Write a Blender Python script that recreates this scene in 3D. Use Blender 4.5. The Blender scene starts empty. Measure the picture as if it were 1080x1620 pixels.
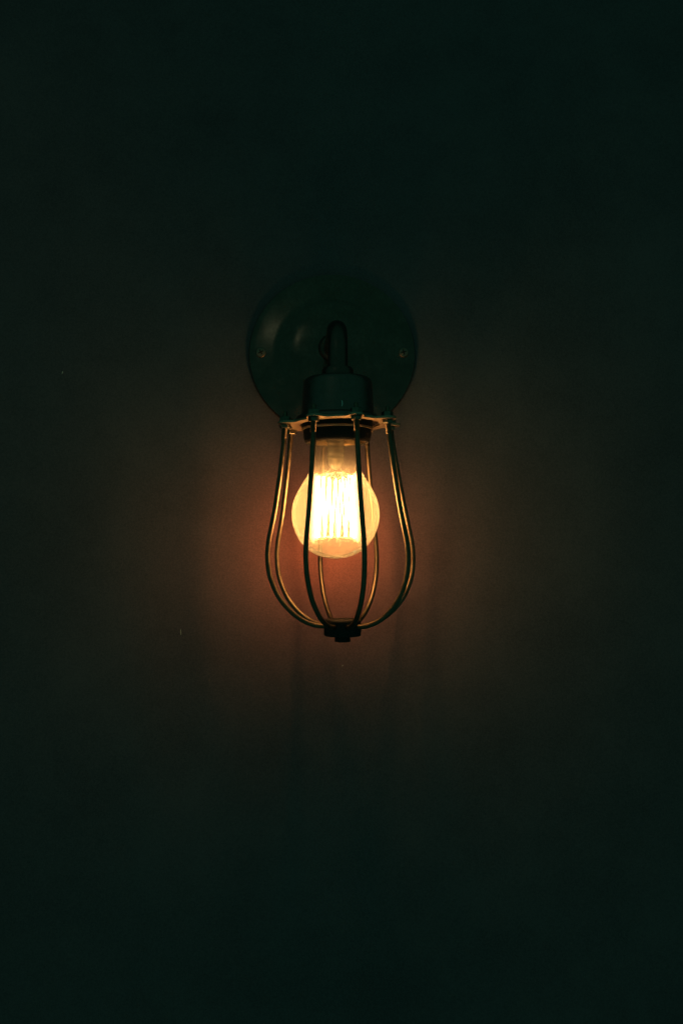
import bpy, bmesh, math, random
from mathutils import Vector, Matrix

# ---------------------------------------------------------------- camera, ambient light, exposure
scene = bpy.context.scene
U = 0.4348e-3                     # modelling unit: 0.435 mm (globe bulb about 60 mm across)
LEVEL = 1.50                      # camera height above the floor of the room, metres
RND = random.Random(7)

WALL_Y = 226                      # the wall stands this far behind the bulb
PIVOT_Z = 62
TILT = math.radians(6.5)            # tilt added so the glow sits lower on the wall; seen from slightly below

def W(x, y, z):                   # wall frame (x right, y into the wall, z up) to metres
    return Vector((x * U, y * U, LEVEL + z * U))

def P(x, y, z):                   # lamp frame to metres
    dy, dz = y - WALL_Y, z - PIVOT_Z
    c, s = math.cos(TILT), math.sin(TILT)
    return W(x, WALL_Y + dy * c - dz * s, PIVOT_Z + dy * s + dz * c)

cam_data = bpy.data.cameras.new('camera')
cam = bpy.data.objects.new('camera', cam_data)
scene.collection.objects.link(cam)
scene.camera = cam
CAM_D = 1400
cam.location = P(-59, -CAM_D, 0)
cam.rotation_euler = (math.radians(90) + TILT, 0, 0)
cam_data.sensor_fit = 'VERTICAL'
cam_data.sensor_height = 36
cam_data.lens = 36 * CAM_D / 1620
cam_data.shift_x = 65 / 1620
cam_data.shift_y = 60 / 1620
cam_data.clip_start = 0.01
cam_data.clip_end = 50

world = bpy.data.worlds.new('World')
scene.world = world
world.use_nodes = True
bg = world.node_tree.nodes['Background']
bg.inputs['Color'].default_value = (0.15, 1.0, 0.70, 1)
bg.inputs['Strength'].default_value = 0.070

# a faint far-off lamp of the dark room, to the left of the camera
room = bpy.data.lights.new('room_lamp', 'AREA')
room.shape = 'DISK'
room.size = 0.09
room.energy = 0.11
room.color = (0.62, 1.0, 0.66)
room_o = bpy.data.objects.new('room_lamp', room)
room_o.location = (-0.76, -1.62, LEVEL + 1.14)
room_o.rotation_euler = (Vector((0, 0, LEVEL)) - room_o.location).to_track_quat('-Z', 'Y').to_euler()
scene.collection.objects.link(room_o)

scene.view_settings.view_transform = 'Standard'
scene.view_settings.look = 'None'
scene.view_settings.exposure = 0
scene.view_settings.gamma = 1
scene.view_settings.use_curve_mapping = False
scene.cycles.max_bounces = 12
scene.cycles.transparent_max_bounces = 24
scene.cycles.transmission_bounces = 10
scene.cycles.sample_clamp_indirect = 6.0
scene.cycles.caustics_reflective = False
scene.cycles.caustics_refractive = False
scene.cycles.use_denoising = True

FILAMENT_COLOR = (1.0, 0.475, 0.145, 1)
FILAMENT_POWER = 82

# ---------------------------------------------------------------- materials
def mat(name):
    m = bpy.data.materials.new(name)
    m.use_nodes = True
    nt = m.node_tree
    for n in list(nt.nodes):
        nt.nodes.remove(n)
    out = nt.nodes.new('ShaderNodeOutputMaterial')
    return m, nt, out

def node(nt, kind, **kw):
    n = nt.nodes.new(kind)
    for k, v in kw.items():
        if hasattr(n, k) and k not in n.inputs:
            setattr(n, k, v)
        else:
            n.inputs[k].default_value = v
    return n

def ramp(nt, src, stops):
    r = nt.nodes.new('ShaderNodeValToRGB')
    e = r.color_ramp.elements
    while len(e) < len(stops):
        e.new(0.5)
    for i, (p, c) in enumerate(stops):
        e[i].position = p
        e[i].color = c if len(c) == 4 else (*c, 1)
    nt.links.new(src, r.inputs['Fac'])
    return r.outputs['Color']

def coords(nt):
    return nt.nodes.new('ShaderNodeTexCoord').outputs['Object']

def noise(nt, vec, scale, detail=4.0, rough=0.55):
    n = nt.nodes.new('ShaderNodeTexNoise')
    n.inputs['Scale'].default_value = scale
    n.inputs['Detail'].default_value = detail
    n.inputs['Roughness'].default_value = rough
    nt.links.new(vec, n.inputs['Vector'])
    return n.outputs['Fac']

def metal(name, base_a, base_b, rough, metallic=1.0, grain=900, bump=0.15, spec=0.5):
    m, nt, out = mat(name)
    b = nt.nodes.new('ShaderNodeBsdfPrincipled')
    v = coords(nt)
    f = noise(nt, v, grain, 5)
    big = noise(nt, v, grain * 0.12, 3)
    mixf = nt.nodes.new('ShaderNodeMath'); mixf.operation = 'MULTIPLY'
    nt.links.new(f, mixf.inputs[0]); nt.links.new(big, mixf.inputs[1])
    nt.links.new(ramp(nt, mixf.outputs[0], [(0.15, base_a), (0.42, base_b)]), b.inputs['Base Color'])
    r = nt.nodes.new('ShaderNodeMapRange')
    r.inputs['From Min'].default_value = 0.3; r.inputs['From Max'].default_value = 0.7
    r.inputs['To Min'].default_value = rough * 0.8; r.inputs['To Max'].default_value = min(1, rough * 1.25)
    nt.links.new(big, r.inputs['Value'])
    nt.links.new(r.outputs['Result'], b.inputs['Roughness'])
    b.inputs['Metallic'].default_value = metallic
    b.inputs['Specular IOR Level'].default_value = spec
    bm_ = nt.nodes.new('ShaderNodeBump')
    bm_.inputs['Strength'].default_value = bump
    bm_.inputs['Distance'].default_value = 0.0002
    nt.links.new(f, bm_.inputs['Height'])
    nt.links.new(bm_.outputs['Normal'], b.inputs['Normal'])
    nt.links.new(b.outputs['BSDF'], out.inputs['Surface'])
    return m

M = {}
M['rod'] = metal('dark bronzed steel', (0.125, 0.092, 0.064), (0.20, 0.155, 0.11), 0.42, grain=1400, bump=0.25)
M['ring'] = metal('dark lacquered steel plate', (0.32, 0.25, 0.18), (0.46, 0.36, 0.26), 0.5, grain=1200, bump=0.2)
M['black'] = metal('black nickel', (0.15, 0.10, 0.088), (0.21, 0.14, 0.125), 0.42, grain=2200, bump=0.2)
M['arm'] = metal('dull black lacquer', (0.12, 0.070, 0.060), (0.17, 0.10, 0.085), 0.4, grain=1800, bump=0.15)
M['hub'] = metal('black paint', (0.010, 0.010, 0.010), (0.022, 0.022, 0.020), 0.6, metallic=0.0, grain=1800, bump=0.2, spec=0.2)
M['nut'] = metal('blackened nut', (0.12, 0.11, 0.09), (0.22, 0.19, 0.14), 0.36, grain=1600)
M['plate'] = metal('dark green black plate enamel', (0.14, 0.080, 0.066), (0.20, 0.115, 0.095), 0.24, grain=500, bump=0.06)
M['screw'] = metal('dull screw steel', (0.18, 0.15, 0.12), (0.28, 0.24, 0.19), 0.5, grain=1500)
M['liner'] = metal('brass socket liner', (0.15, 0.105, 0.055), (0.24, 0.17, 0.09), 0.35, grain=1200)
M['chip'] = metal('pale plaster chip', (0.45, 0.42, 0.38), (0.6, 0.56, 0.5), 0.8, metallic=0.0, grain=900)
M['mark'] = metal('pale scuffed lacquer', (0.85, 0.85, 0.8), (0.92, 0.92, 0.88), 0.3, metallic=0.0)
M['wire'] = metal('nickel support wire', (0.5, 0.46, 0.4), (0.7, 0.66, 0.6), 0.3)

def wall_material():
    m, nt, out = mat('satin lacquered plaster, dark with a red sheen')
    v = coords(nt)
    n1 = noise(nt, v, 9, 6, 0.6)
    speck = noise(nt, v, 950, 2, 0.7)
    mo = nt.nodes.new('ShaderNodeMath'); mo.operation = 'MULTIPLY'
    nt.links.new(noise(nt, v, 34, 5, 0.65), mo.inputs[0]); mo.inputs[1].default_value = 0.3
    mottle = mo.outputs[0]
    mm = nt.nodes.new('ShaderNodeMath'); mm.operation = 'MULTIPLY_ADD'
    nt.links.new(speck, mm.inputs[0]); mm.inputs[1].default_value = 0.85
    nt.links.new(mottle, mm.inputs[2])
    m3 = nt.nodes.new('ShaderNodeMath'); m3.operation = 'MULTIPLY_ADD'
    nt.links.new(n1, m3.inputs[0]); m3.inputs[1].default_value = 0.5
    nt.links.new(mm.outputs[0], m3.inputs[2])
    n1 = m3.outputs[0]
    dif = nt.nodes.new('ShaderNodeBsdfDiffuse')
    nt.links.new(ramp(nt, n1, [(0.64, (0.008, 0.042, 0.062)), (1.0, (0.012, 0.064, 0.090))]), dif.inputs['Color'])
    glo = nt.nodes.new('ShaderNodeBsdfGlossy')  # red gloss lobe put in to narrow and redden the bulb's glow
    nt.links.new(ramp(nt, n1, [(0.64, (0.132, 0.036, 0.027)), (1.0, (0.208, 0.057, 0.043))]), glo.inputs['Color'])
    glo.inputs['Roughness'].default_value = 0.54
    both = nt.nodes.new('ShaderNodeAddShader')
    nt.links.new(dif.outputs[0], both.inputs[0]); nt.links.new(glo.outputs[0], both.inputs[1])
    fine = noise(nt, v, 700, 4)
    mp = nt.nodes.new('ShaderNodeMapping')
    mp.inputs['Scale'].default_value = (1.0, 1.0, 0.14)
    nt.links.new(v, mp.inputs['Vector'])
    streak = noise(nt, mp.outputs['Vector'], 140, 5)
    add = nt.nodes.new('ShaderNodeMath'); add.operation = 'MULTIPLY_ADD'
    nt.links.new(streak, add.inputs[0]); add.inputs[1].default_value = 0.8
    nt.links.new(fine, add.inputs[2])
    bp = nt.nodes.new('ShaderNodeBump')
    bp.inputs['Strength'].default_value = 0.10
    bp.inputs['Distance'].default_value = 0.0006
    nt.links.new(add.outputs[0], bp.inputs['Height'])
    nt.links.new(bp.outputs['Normal'], dif.inputs['Normal'])
    nt.links.new(bp.outputs['Normal'], glo.inputs['Normal'])
    nt.links.new(both.outputs[0], out.inputs['Surface'])
    return m
M['wall'] = wall_material()

def glass_material(name, haze_lo, haze_hi, soft, ior=1.25, srough=0.5, gloss_rough=0.03, neck=False, sheen=1.09):
    """thin lightly frosted, dusty glass: clear share + scattering film + soft refraction + mirror sheen"""
    m, nt, out = mat(name)
    v = coords(nt)
    mp = nt.nodes.new('ShaderNodeMapping')
    mp.inputs['Rotation'].default_value = (0.3, 0.5, 0.8)
    mp.inputs['Scale'].default_value = (1, 1, 0.45)
    nt.links.new(v, mp.inputs['Vector'])
    smudge = noise(nt, mp.outputs['Vector'], 75, 6, 0.6)
    clear = node(nt, 'ShaderNodeBsdfTransparent', Color=(0.99, 0.96, 0.9, 1))
    film = node(nt, 'ShaderNodeBsdfTranslucent', Color=(0.95, 0.92, 0.78, 1))
    haze = nt.nodes.new('ShaderNodeMapRange')
    haze.inputs['From Min'].default_value = 0.3; haze.inputs['From Max'].default_value = 0.72
    haze.inputs['To Min'].default_value = haze_lo; haze.inputs['To Max'].default_value = haze_hi
    nt.links.new(smudge, haze.inputs['Value'])
    hz = haze.outputs['Result']
    if neck:                      # the frosting stops below the clear neck of the bulb
        sep = nt.nodes.new('ShaderNodeSeparateXYZ')
        nt.links.new(v, sep.inputs[0])
        up = nt.nodes.new('ShaderNodeMapRange')
        up.interpolation_type = 'SMOOTHSTEP'
        up.inputs['From Min'].default_value = -92 * U; up.inputs['From Max'].default_value = -58 * U
        up.inputs['To Min'].default_value = 1.0; up.inputs['To Max'].default_value = 0.42
        nt.links.new(sep.outputs['Z'], up.inputs['Value'])
        mul = nt.nodes.new('ShaderNodeMath'); mul.operation = 'MULTIPLY'
        nt.links.new(hz, mul.inputs[0]); nt.links.new(up.outputs['Result'], mul.inputs[1])
        hz = mul.outputs[0]
    mix1 = nt.nodes.new('ShaderNodeMixShader')
    nt.links.new(hz, mix1.inputs[0])
    nt.links.new(clear.outputs[0], mix1.inputs[1]); nt.links.new(film.outputs[0], mix1.inputs[2])
    refr = node(nt, 'ShaderNodeBsdfRefraction', Color=(1, 0.96, 0.9, 1), Roughness=srough, IOR=ior)
    mix2 = nt.nodes.new('ShaderNodeMixShader')
    mix2.inputs[0].default_value = soft
    nt.links.new(mix1.outputs[0], mix2.inputs[1]); nt.links.new(refr.outputs[0], mix2.inputs[2])
    fr = node(nt, 'ShaderNodeFresnel', IOR=sheen)
    gl = node(nt, 'ShaderNodeBsdfGlossy', Color=(1, 1, 1, 1), Roughness=gloss_rough)
    mix3 = nt.nodes.new('ShaderNodeMixShader')
    nt.links.new(fr.outputs[0], mix3.inputs[0])
    nt.links.new(mix2.outputs[0], mix3.inputs[1]); nt.links.new(gl.outputs[0], mix3.inputs[2])
    nt.links.new(mix3.outputs[0], out.inputs['Surface'])
    return m
M['globe'] = glass_material('dusty bulb glass', 0.085, 0.135, 0.09, ior=1.18, srough=0.5, gloss_rough=0.06, neck=True)
M['stem'] = glass_material('stem glass', 0.45, 0.65, 0.15, ior=1.4, srough=0.15, sheen=1.35)

m, nt, out = mat('glowing filament')
em = node(nt, 'ShaderNodeEmission', Color=FILAMENT_COLOR, Strength=FILAMENT_POWER)
nt.links.new(em.outputs[0], out.inputs['Surface'])
M['filament'] = m

# ---------------------------------------------------------------- helpers
def obj(name, bm, material, parent=None, smooth=True, origin=None):
    me = bpy.data.meshes.new(name)
    if origin is not None:
        bmesh.ops.translate(bm, verts=bm.verts, vec=-origin)
    bmesh.ops.recalc_face_normals(bm, faces=bm.faces)
    bm.to_mesh(me); bm.free()
    if smooth:
        for p in me.polygons:
            p.use_smooth = True
        me.set_sharp_from_angle(angle=math.radians(38))
    me.materials.append(material)
    o = bpy.data.objects.new(name, me)
    scene.collection.objects.link(o)
    if origin is not None:
        o.location = origin
    if parent is not None:
        o.parent = parent
        o.matrix_parent_inverse = Matrix.Identity(4)
        base = Vector((0, 0, 0)); q = parent
        while q is not None:
            base += q.location; q = q.parent
        o.location = (origin if origin is not None else Vector((0, 0, 0))) - base
    return o

def lathe(bm, prof, seg=64, origin=(0, 0, 0), axis='Z', close=False):
    """prof: (radius, height). axis Z turns about the vertical; axis Y about the wall's normal (height = out of the wall)"""
    ox, oy, oz = origin
    rings = []
    for r, h in prof:
        if r <= 1e-6:
            rings.append([bm.verts.new(P(ox, oy, oz + h) if axis == 'Z' else W(ox, oy - h, oz))])
            continue
        row = []
        for k in range(seg):
            a = 2 * math.pi * k / seg
            if axis == 'Z':
                row.append(bm.verts.new(P(ox + r * math.sin(a), oy - r * math.cos(a), oz + h)))
            else:
                row.append(bm.verts.new(W(ox + r * math.cos(a), oy - h, oz + r * math.sin(a))))
        rings.append(row)
    pairs = list(zip(rings[:-1], rings[1:]))
    if close:
        pairs.append((rings[-1], rings[0]))
    for a, b in pairs:
        if len(a) == 1 and len(b) == 1:
            continue
        for k in range(seg):
            j = (k + 1) % seg
            if len(a) == 1:
                bm.faces.new((a[0], b[k], b[j]))
            elif len(b) == 1:
                bm.faces.new((a[k], b[0], a[j]))
            else:
                bm.faces.new((a[k], b[k], b[j], a[j]))

def tube(bm, pts, radii, seg=12, cap=True):
    """sweep a circle along points given in lamp units"""
    pts = [Vector(p) for p in pts]
    n = len(pts)
    if not hasattr(radii, '__len__'):
        radii = [radii] * n
    tang = [(pts[min(i + 1, n - 1)] - pts[max(i - 1, 0)]).normalized() for i in range(n)]
    up = Vector((0, 0, 1)) if abs(tang[0].z) < 0.9 else Vector((0, 1, 0))
    nrm = (up - tang[0] * up.dot(tang[0])).normalized()
    rows = []
    for i in range(n):
        nrm = (nrm - tang[i] * nrm.dot(tang[i])).normalized()
        bi = tang[i].cross(nrm)
        rows.append([bm.verts.new(P(*(pts[i] + radii[i] * (nrm * math.cos(2 * math.pi * k / seg) + bi * math.sin(2 * math.pi * k / seg))))) for k in range(seg)])
    for a, b in zip(rows[:-1], rows[1:]):
        for k in range(seg):
            j = (k + 1) % seg
            bm.faces.new((a[k], a[j], b[j], b[k]))
    if cap:
        bm.faces.new(rows[0]); bm.faces.new(rows[-1])

def spline(pts, per=6):
    """Catmull-Rom through the points"""
    pts = [Vector(p) for p in pts]
    ext = [pts[0] * 2 - pts[1]] + pts + [pts[-1] * 2 - pts[-2]]
    res = []
    for i in range(1, len(ext) - 2):
        a, b, c, d = ext[i - 1:i + 3]
        for k in range(per):
            t = k / per
            res.append(0.5 * (2 * b + (c - a) * t + (2 * a - 5 * b + 4 * c - d) * t * t + (3 * b - a - 3 * c + d) * t ** 3))
    res.append(pts[-1])
    return res

def hexprism(bm, c, r, z0, z1, turn=0.0, chamfer=1.0):
    rows = []
    for rr, z in ((r - chamfer, z0), (r, z0 + chamfer), (r, z1 - chamfer), (r - chamfer, z1)):
        rows.append([bm.verts.new(P(c[0] + rr * math.cos(turn + k * math.pi / 3), c[1] + rr * math.sin(turn + k * math.pi / 3), z)) for k in range(6)])
    for a, b in zip(rows[:-1], rows[1:]):
        for k in range(6):
            bm.faces.new((a[k], a[(k + 1) % 6], b[(k + 1) % 6], b[k]))
    bm.faces.new(rows[0]); bm.faces.new(rows[-1])

def empty(name, loc):
    o = bpy.data.objects.new(name, None)
    scene.collection.objects.link(o)
    o.location = loc
    o.empty_display_size = 0.02
    return o

# ---------------------------------------------------------------- setting: the wall
bm = bmesh.new()
bmesh.ops.create_cube(bm, size=1)
bmesh.ops.scale(bm, vec=(5.0, 0.12, 3.0), verts=bm.verts)
bmesh.ops.translate(bm, vec=(0, WALL_Y * U + 0.06, 1.5), verts=bm.verts)
wall = obj('wall', bm, M['wall'], smooth=False)
wall['kind'] = 'structure'

def chip(pts, r, name='paint_chip'):
    """a small flake standing a hair proud of the paint"""
    bm = bmesh.new()
    rows = []
    n = len(pts)
    front = []; back = []
    for i, (x, z) in enumerate(pts):
        front.append(bm.verts.new(W(x, WALL_Y - 0.9, z)))
        back.append(bm.verts.new(W(x, WALL_Y + 0.5, z)))
    bm.faces.new(front)
    for i in range(n):
        j = (i + 1) % n
        bm.faces.new((front[i], front[j], back[j], back[i]))
    return obj(name, bm, M['chip'], wall, smooth=False, origin=W(pts[0][0], WALL_Y, pts[0][1]))

def wall_xz(px, py):              # metres on the wall from the survey of the marks
    k = (870 - py) / CAM_D
    t = (k * (CAM_D + WALL_Y) - PIVOT_Z) / (math.cos(TILT) - k * math.sin(TILT))
    s = (CAM_D + WALL_Y + t * math.sin(TILT)) / CAM_D
    return (px - 475) * s - 59, PIVOT_Z + t
for (px, py, w, h, lean) in ((99.3, 589.5, 0.9, 4.0, 0.5), (286.3, 1000, 0.6, 9.0, -0.3), (541.5, 1053, 1.0, 1.8, 0.8)):
    x, z = wall_xz(px, py)
    chip([(x - w + lean, z + h * .3), (x + lean * 1.5, z + h * .65), (x + w * .8 + lean * .6, z + h * .2), (x + w * .5 - lean, z - h * .5), (x - w * .6 - lean, z - h * .6)], 1)

# ---------------------------------------------------------------- the wall lamp
PZ = 366
lamp = empty('wall_lamp', W(0, WALL_Y, PZ))
lamp['label'] = 'black cage wall lamp on a round plate, downward socket with eight bent metal rods'
lamp['category'] = 'wall lamp'

bm = bmesh.new()
lathe(bm, [(0, 0.0), (154, 0.0), (155, 3), (155, 8), (153.5, 11.5), (150, 13), (142, 15.2), (132, 17.4), (122, 19.6), (113, 21.2), (107, 22.4), (102.5, 24.2), (98, 27),
           (92, 31), (85, 35), (77, 38.4), (70, 40.4), (60, 42.4), (36, 44.5), (26, 45), (0, 45)], 96, (0, WALL_Y - 0.5, PZ), 'Y')
plate = obj('back_plate', bm, M['plate'], lamp, origin=W(0, WALL_Y, PZ))

for sx in (-132, 132):
    bm = bmesh.new()
    lathe(bm, [(0, 16), (9.5, 16), (9.5, 18.6), (8, 20.6), (4, 21.6), (0, 21.8)], 24, (sx, WALL_Y - 0.5, PZ), 'Y')
    screw = obj('screw', bm, M['screw'], plate, origin=W(sx, WALL_Y - 16, PZ))
    bm = bmesh.new()
    t = RND.uniform(0, 1.5)
    for q in (t, t + math.pi / 2):
        c, s = math.cos(q), math.sin(q)
        for (l, w) in ((5.2, 1.1),):
            vs = []
            off = 0.05 if q == t else 0.12
            for h in (18.0, 22.0 + off):
                for a, b in ((-l, -w), (l, -w), (l, w), (-l, w)):
                    vs.append(bm.verts.new(W(sx + a * c - b * s, WALL_Y - 0.5 - h, PZ + a * s + b * c)))
            bm.faces.new(vs[4:8])
            for k in range(4):
                bm.faces.new((vs[k], vs[(k + 1) % 4], vs[4 + (k + 1) % 4], vs[4 + k]))
    obj('cross_recess', bm, M['hub'], screw, smooth=False, origin=W(sx, WALL_Y - 18, PZ))

# arm: out of the plate, round an elbow, down into the socket
bm = bmesh.new()
AZ = 358
pts = [(0, 220, 369), (0, 150, 364), (0, 75, AZ)]
for k in range(13):
    a = math.pi / 2 * k / 12
    pts.append((0, 48 - 48 * math.sin(a), AZ - 48 + 48 * math.cos(a)))
pts += [(0, 0, 295), (0, 0, 266)]
tube(bm, pts, 16, 28)
arm = obj('arm', bm, M['arm'], lamp, origin=W(0, WALL_Y - 42, PZ))
bm = bmesh.new()
lathe(bm, [(15.5, 40), (26, 40), (27, 43), (25, 50), (20, 54), (15.5, 54)], 48, (0, WALL_Y - 0.5, PZ), 'Y', close=True)
obj('arm_collar', bm, M['arm'], arm, origin=W(0, WALL_Y - 42, PZ))
bm = bmesh.new()
lathe(bm, [(15.5, 271), (24, 271), (25, 275), (25, 284), (22, 288), (15.5, 288)], 48, (0, 0, 0), 'Z', close=True)
obj('arm_nut', bm, M['arm'], arm, origin=P(0, 0, 280))

# socket housing (upper) and lamp holder (lower)
bm = bmesh.new()
lathe(bm, [(0, 272), (40, 272), (49, 270.5), (53, 267), (54.5, 262), (57, 217), (57.5, 213.5), (61, 212), (65, 209.8), (66, 207.5), (66, 204.6), (50, 204.6), (50, 258), (0, 258)], 80)
socket = obj('socket_housing', bm, M['black'], lamp, origin=P(0, 0, 258))
bm = bmesh.new()
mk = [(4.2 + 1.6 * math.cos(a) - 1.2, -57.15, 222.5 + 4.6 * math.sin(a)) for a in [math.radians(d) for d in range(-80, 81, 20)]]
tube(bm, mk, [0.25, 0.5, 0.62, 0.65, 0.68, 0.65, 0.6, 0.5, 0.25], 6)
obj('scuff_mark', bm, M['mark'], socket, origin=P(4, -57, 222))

bm = bmesh.new()
lathe(bm, [(46, 240), (49, 240), (49, 203.5), (56, 202.5), (56, 193.5), (55.4, 192.5), (53.2, 192.2), (52.8, 191.4), (53.4, 190.6), (53.6, 188), (53.2, 180), (52, 173), (50.6, 169.8), (49, 168.6), (47.2, 168.8), (46, 170.5), (45.4, 175), (45.2, 200)], 80, (-0.7, 0, 0), close=True)
holder = obj('lamp_holder', bm, M['hub'], lamp, origin=P(-0.7, 0, 200))
bm = bmesh.new()
lathe(bm, [(53, 189.6), (54.6, 188.9), (56, 189.4), (56.6, 191), (56, 192.4), (53, 192.6)], 72, (-0.7, 0, 0), close=True)
obj('seam_ring', bm, M['ring'], holder, origin=P(-0.7, 0, 191))
bm = bmesh.new()
lathe(bm, [(45.1, 170.6), (43.6, 170.2), (42.6, 172), (41.5, 178), (38.5, 186), (38.0, 230), (44.8, 230)], 72, (-0.7, 0, 0), close=True)
obj('holder_liner', bm, M['liner'], holder, origin=P(-0.7, 0, 200))

# cage: scalloped ring, eight rods, hub
RING_Z = 199.0
PITCH = -0.030
ROLL = 1.1 / 88
angles = {'a': -22.5 - 6.2, 'b': 22.5 - 8.9, 'c': 67.5 - 12.35, 'd': 112.5 - 11.65, 'e': 157.5 - 10.3, 'f': 202.5 - 7.2, 'g': 247.5 - 6.4, 'h': 292.5 - 10.15}
ANG = [math.radians(v) for v in angles.values()]

def cage_x(z):                    # the cage hangs a touch out of plumb
    return 3.2 + (RING_Z - z) * 4.8 / 345

def ring_r(a, base, lobe, width, power):
    d = min(abs((a - q + math.pi) % (2 * math.pi) - math.pi) for q in ANG)
    return base + lobe * math.exp(-(d / width) ** power)

bm = bmesh.new()
SEG = 288
prof = []
for k in range(SEG):
    a = 2 * math.pi * k / SEG
    ro = ring_r(a, 77.5, 21.5, math.radians(9.3), 3.2)
    ri = 62.5 + 0.6 * (ro - 77.5) / 21.5
    s, c = math.sin(a), -math.cos(a)
    ps = []
    for r, z in ((ri, -1.3), (ri + .7, -1.9), (ro - .8, -1.9), (ro, -1.2), (ro, 1.2), (ro - .8, 1.9), (ri + .7, 1.9), (ri, 1.3)):
        x, y = r * s, r * c
        ps.append(bm.verts.new(P(3.2 + x, y, RING_Z + z + ROLL * x + PITCH * y)))
    prof.append(ps)
for k in range(SEG):
    A, B = prof[k], prof[(k + 1) % SEG]
    for i in range(8):
        j = (i + 1) % 8
        bm.faces.new((A[i], A[j], B[j], B[i]))
ring = obj('cage_ring', bm, M['ring'], lamp, origin=P(3.2, 0, RING_Z))
# three short tabs fixing the ring to the socket flange
for d in (40, 160, 280):
    a = math.radians(d)
    bm = bmesh.new()
    lathe(bm, [(0, 200.9), (5, 200.9), (5, 203.4), (4, 204.9), (0, 204.9)], 16, (3.2 + 69 * math.sin(a), -69 * math.cos(a), 0))
    obj('spacer', bm, M['nut'], ring, origin=P(3.2 + 69 * math.sin(a), -69 * math.cos(a), 202))

# radius of the rods against height, taken down one rod
PROFILE = [(87.8, 201), (89.2, 184), (90.8, 167), (94.2, 140), (98.2, 112), (102.6, 84), (107.2, 57), (112.2, 34), (116.4, 14), (118.4, -3), (118.6, -14),
           (118.0, -24), (115.6, -40), (109.5, -58), (101.5, -74), (90, -89), (77, -101.5), (62, -111.5), (46, -118), (33, -120), (22, -120)]
for i, a in enumerate(ANG):
    s, c = math.sin(a), -math.cos(a)
    inset = {2: 2.0, 3: 5.0}.get(i, 0.0)      # two of the rods were bent in towards the ring
    jit = RND.uniform(-0.6, 0.6)
    lift = ROLL * 87.8 * s + PITCH * 87.8 * c
    path = []
    for r, z in PROFILE:
        rr = r + jit * math.sin((z + 60) * 0.02) - inset * max(0, min(1, (z - 60) / 120))
        zz = z + lift * max(0, min(1, (z + 118) / 300))
        path.append((cage_x(z) + rr * s, rr * c, zz))
    path = spline(path, 5)
    top = Vector(path[0])
    # rod end above the ring
    path = [top + Vector((0, 0, 15.5)), top + Vector((0, 0, 13.8))] + path
    rad = [2.6, 3.5] + [3.85] * (len(path) - 2)
    bm = bmesh.new()
    tube(bm, path, rad, 14)
    rod = obj('cage_rod', bm, M['rod'], lamp, origin=P(*top))
    # cut thread just under the nut, as turned rings along the rod
    bm = bmesh.new()
    z = RING_Z + lift
    n = 34
    tp, tr = [], []
    for k in range(n):
        zz = z - 7 - 18 * k / (n - 1)
        f = (201 - (zz - lift)) / 15.0
        r = 87.8 - inset + 1.4 * min(f, 1) + 1.6 * max(0, f - 1)
        tp.append((cage_x(zz) + r * s, r * c, zz))
        tr.append(4.6 if k % 3 == 1 else 3.9)
    tube(bm, tp, tr, 14)
    obj('thread', bm, M['rod'], rod, origin=P(*tp[0]))
    turn = RND.uniform(0, 1)
    cx, cy = 3.2 + (87.9 - inset) * s, (87.9 - inset) * c
    bm = bmesh.new(); hexprism(bm, (cx, cy), 8.6, z - 8.6, z - 2.6, turn, 0.9)
    obj('nut', bm, M['nut'], rod, smooth=False, origin=P(cx, cy, z - 5))
    bm = bmesh.new(); lathe(bm, [(4, -2.55), (9.6, -2.55), (9.6, -1.95), (4, -1.95)], 24, (cx, cy, z), close=True)
    obj('washer', bm, M['nut'], rod, origin=P(cx, cy, z - 2.2))
    bm = bmesh.new(); hexprism(bm, (cx, cy), 9.0, z + 1.95, z + 9.5, turn + .4, 0.9)
    obj('nut', bm, M['nut'], rod, smooth=False, origin=P(cx, cy, z + 5))

HX = cage_x(-120)
bm = bmesh.new()
lathe(bm, [(0, -108.5), (22, -108.8), (26.5, -109.6), (28.4, -111.4), (29, -114), (29.4, -132), (29, -135), (27.6, -136), (0, -136)], 56, (HX, 0, 0))
hub = obj('cage_hub', bm, M['hub'], lamp, origin=P(HX, 0, -120))
bm = bmesh.new()
hexprism(bm, (HX, 0), 12.4, -145.4, -135.8, 0.0, 0.8)
obj('finial_nut', bm, M['hub'], hub, smooth=False, origin=P(HX, 0, -140))

# ---------------------------------------------------------------- the bulb
BX = -3.4
bulb = empty('light_bulb', P(BX, 0, 205))
bulb['label'] = 'glowing amber glass filament bulb screwed into the socket inside the cage'
bulb['category'] = 'light bulb'

outline = spline([(0, -14.5, 0), (22, -11, 0), (38, -3.6, 0), (50.6, 7, 0), (60.6, 21, 0), (67, 38, 0), (69.4, 56, 0), (67.4, 73, 0), (61, 90, 0), (52, 105.5, 0), (43.4, 120, 0),
                  (38.6, 131, 0), (36, 142, 0), (34, 158, 0), (32.4, 176, 0), (31, 196, 0), (30, 206, 0)], 4)
bm = bmesh.new()
lathe(bm, [(max(p.x, 0), p.y) for p in outline], 96, (BX, 0, 0))
obj('glass_globe', bm, M['globe'], bulb, origin=P(BX, 0, 205))
bm = bmesh.new()
lathe(bm, [(33.2, 176.5), (33.8, 178), (33.8, 196), (32, 201)] + [(30.5 + (0.9 if k % 2 else -0.9), 205 + k * 3.2) for k in range(13)] + [(20, 246), (9, 249), (0, 249)], 48, (BX, 0, 0))
obj('screw_cap', bm, M['wire'], bulb, origin=P(BX, 0, 220))
bm = bmesh.new()
lathe(bm, [(17.5, 181), (15, 176)] + [(14.2 - k * 0.07 + 0.55 * math.sin(k * 1.25), 174 - k * 1.6) for k in range(22)] + [(12.2, 136), (8.5, 130), (5.5, 127.5), (0, 126.6)], 40, (BX, 0, 0))
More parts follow.
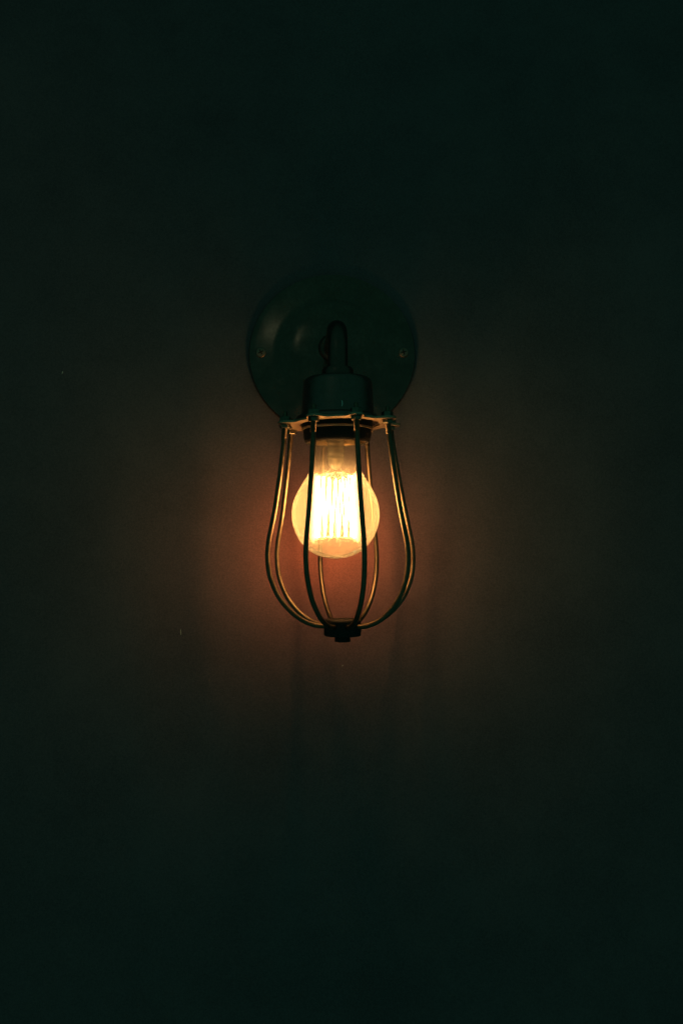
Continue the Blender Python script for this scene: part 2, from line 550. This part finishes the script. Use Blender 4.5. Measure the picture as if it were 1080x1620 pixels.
stem = obj('glass_stem', bm, M['stem'], bulb, origin=P(BX, 0, 170))
bm = bmesh.new()
lathe(bm, [(4.4, 176), (4.4, 134), (0, 132)], 20, (BX, 0, 0))
obj('exhaust_tube', bm, M['stem'], stem, origin=P(BX, 0, 170))
for sx in (-1, 1):
    bm = bmesh.new()
    tube(bm, spline([(BX + sx * 7.5, 1.5, 176), (BX + sx * 8, 1, 150), (BX + sx * 7, 0, 133), (BX + sx * 10, -1, 125), (BX + sx * 19, -2, 121)], 5), 0.75, 8)
    obj('lead_wire', bm, M['wire'], bulb, origin=P(BX + sx * 8, 0, 150))
bm = bmesh.new()
tube(bm, [(BX, 0, 129), (BX + .3, 0, 80), (BX, 0, 20)], 1.1, 8)
obj('centre_rod', bm, M['wire'], bulb, origin=P(BX, 0, 129))

# hooks stand closer together at the two sides of the filament cage
HOOKS = [-107, -98, -90, -82, -73, -44, -22, -2, 20, 44, 73, 82, 90, 98, 107, 137, 160, 181, 203, 225]
N = len(HOOKS)
tops, bots = [], []
for k in range(N):
    a = math.radians(HOOKS[k] + RND.uniform(-3, 3))
    nxt = HOOKS[(k + 1) % N] + (360 if k == N - 1 else 0)
    b = math.radians((HOOKS[k] + nxt) / 2)
    rt, rb = 27 + RND.uniform(-0.6, 0.6), 30 + RND.uniform(-0.6, 0.6)
    tops.append((BX + rt * math.sin(a), -rt * math.cos(a), 115 + RND.uniform(-3.5, 3.5)))
    bots.append((BX + rb * math.sin(b), -rb * math.cos(b), 20 + RND.uniform(-1.5, 1.5)))
for k in range(N):
    t = Vector(tops[k]); b = Vector(bots[k])
    bm = bmesh.new()
    tube(bm, spline([(BX, 0, 124), Vector((BX, 0, 124)).lerp(t, .5) + Vector((0, 0, 1)), t, t + Vector((0, 0, -1.5))], 3), 0.5, 6)
    obj('support_hook', bm, M['wire'], bulb, origin=P(BX, 0, 124))
    bm = bmesh.new()
    tube(bm, spline([(BX, 0, 21), Vector((BX, 0, 20.5)).lerp(b, .5) + Vector((0, 0, -1)), b, b + Vector((0, 0, 1.5))], 3), 0.5, 6)
    obj('support_hook', bm, M['wire'], bulb, origin=P(BX, 0, 21))
    for other in (k, (k - 1) % N):
        e = Vector(bots[other])
        mid = t.lerp(e, .5)
        if (t - e).xy.length > 22:
            continue
        out_v = (mid - Vector((BX, 0, mid.z))).normalized()
        bm = bmesh.new()
        tube(bm, spline([t, t.lerp(e, .3) + out_v * RND.uniform(0, 1.6), t.lerp(e, .7) + out_v * RND.uniform(0, 1.6), e], 3), 1.25 if abs(mid.x - BX) > 24 else 0.36, 5)
        obj('filament', bm, M['filament'], bulb, origin=P(*mid))
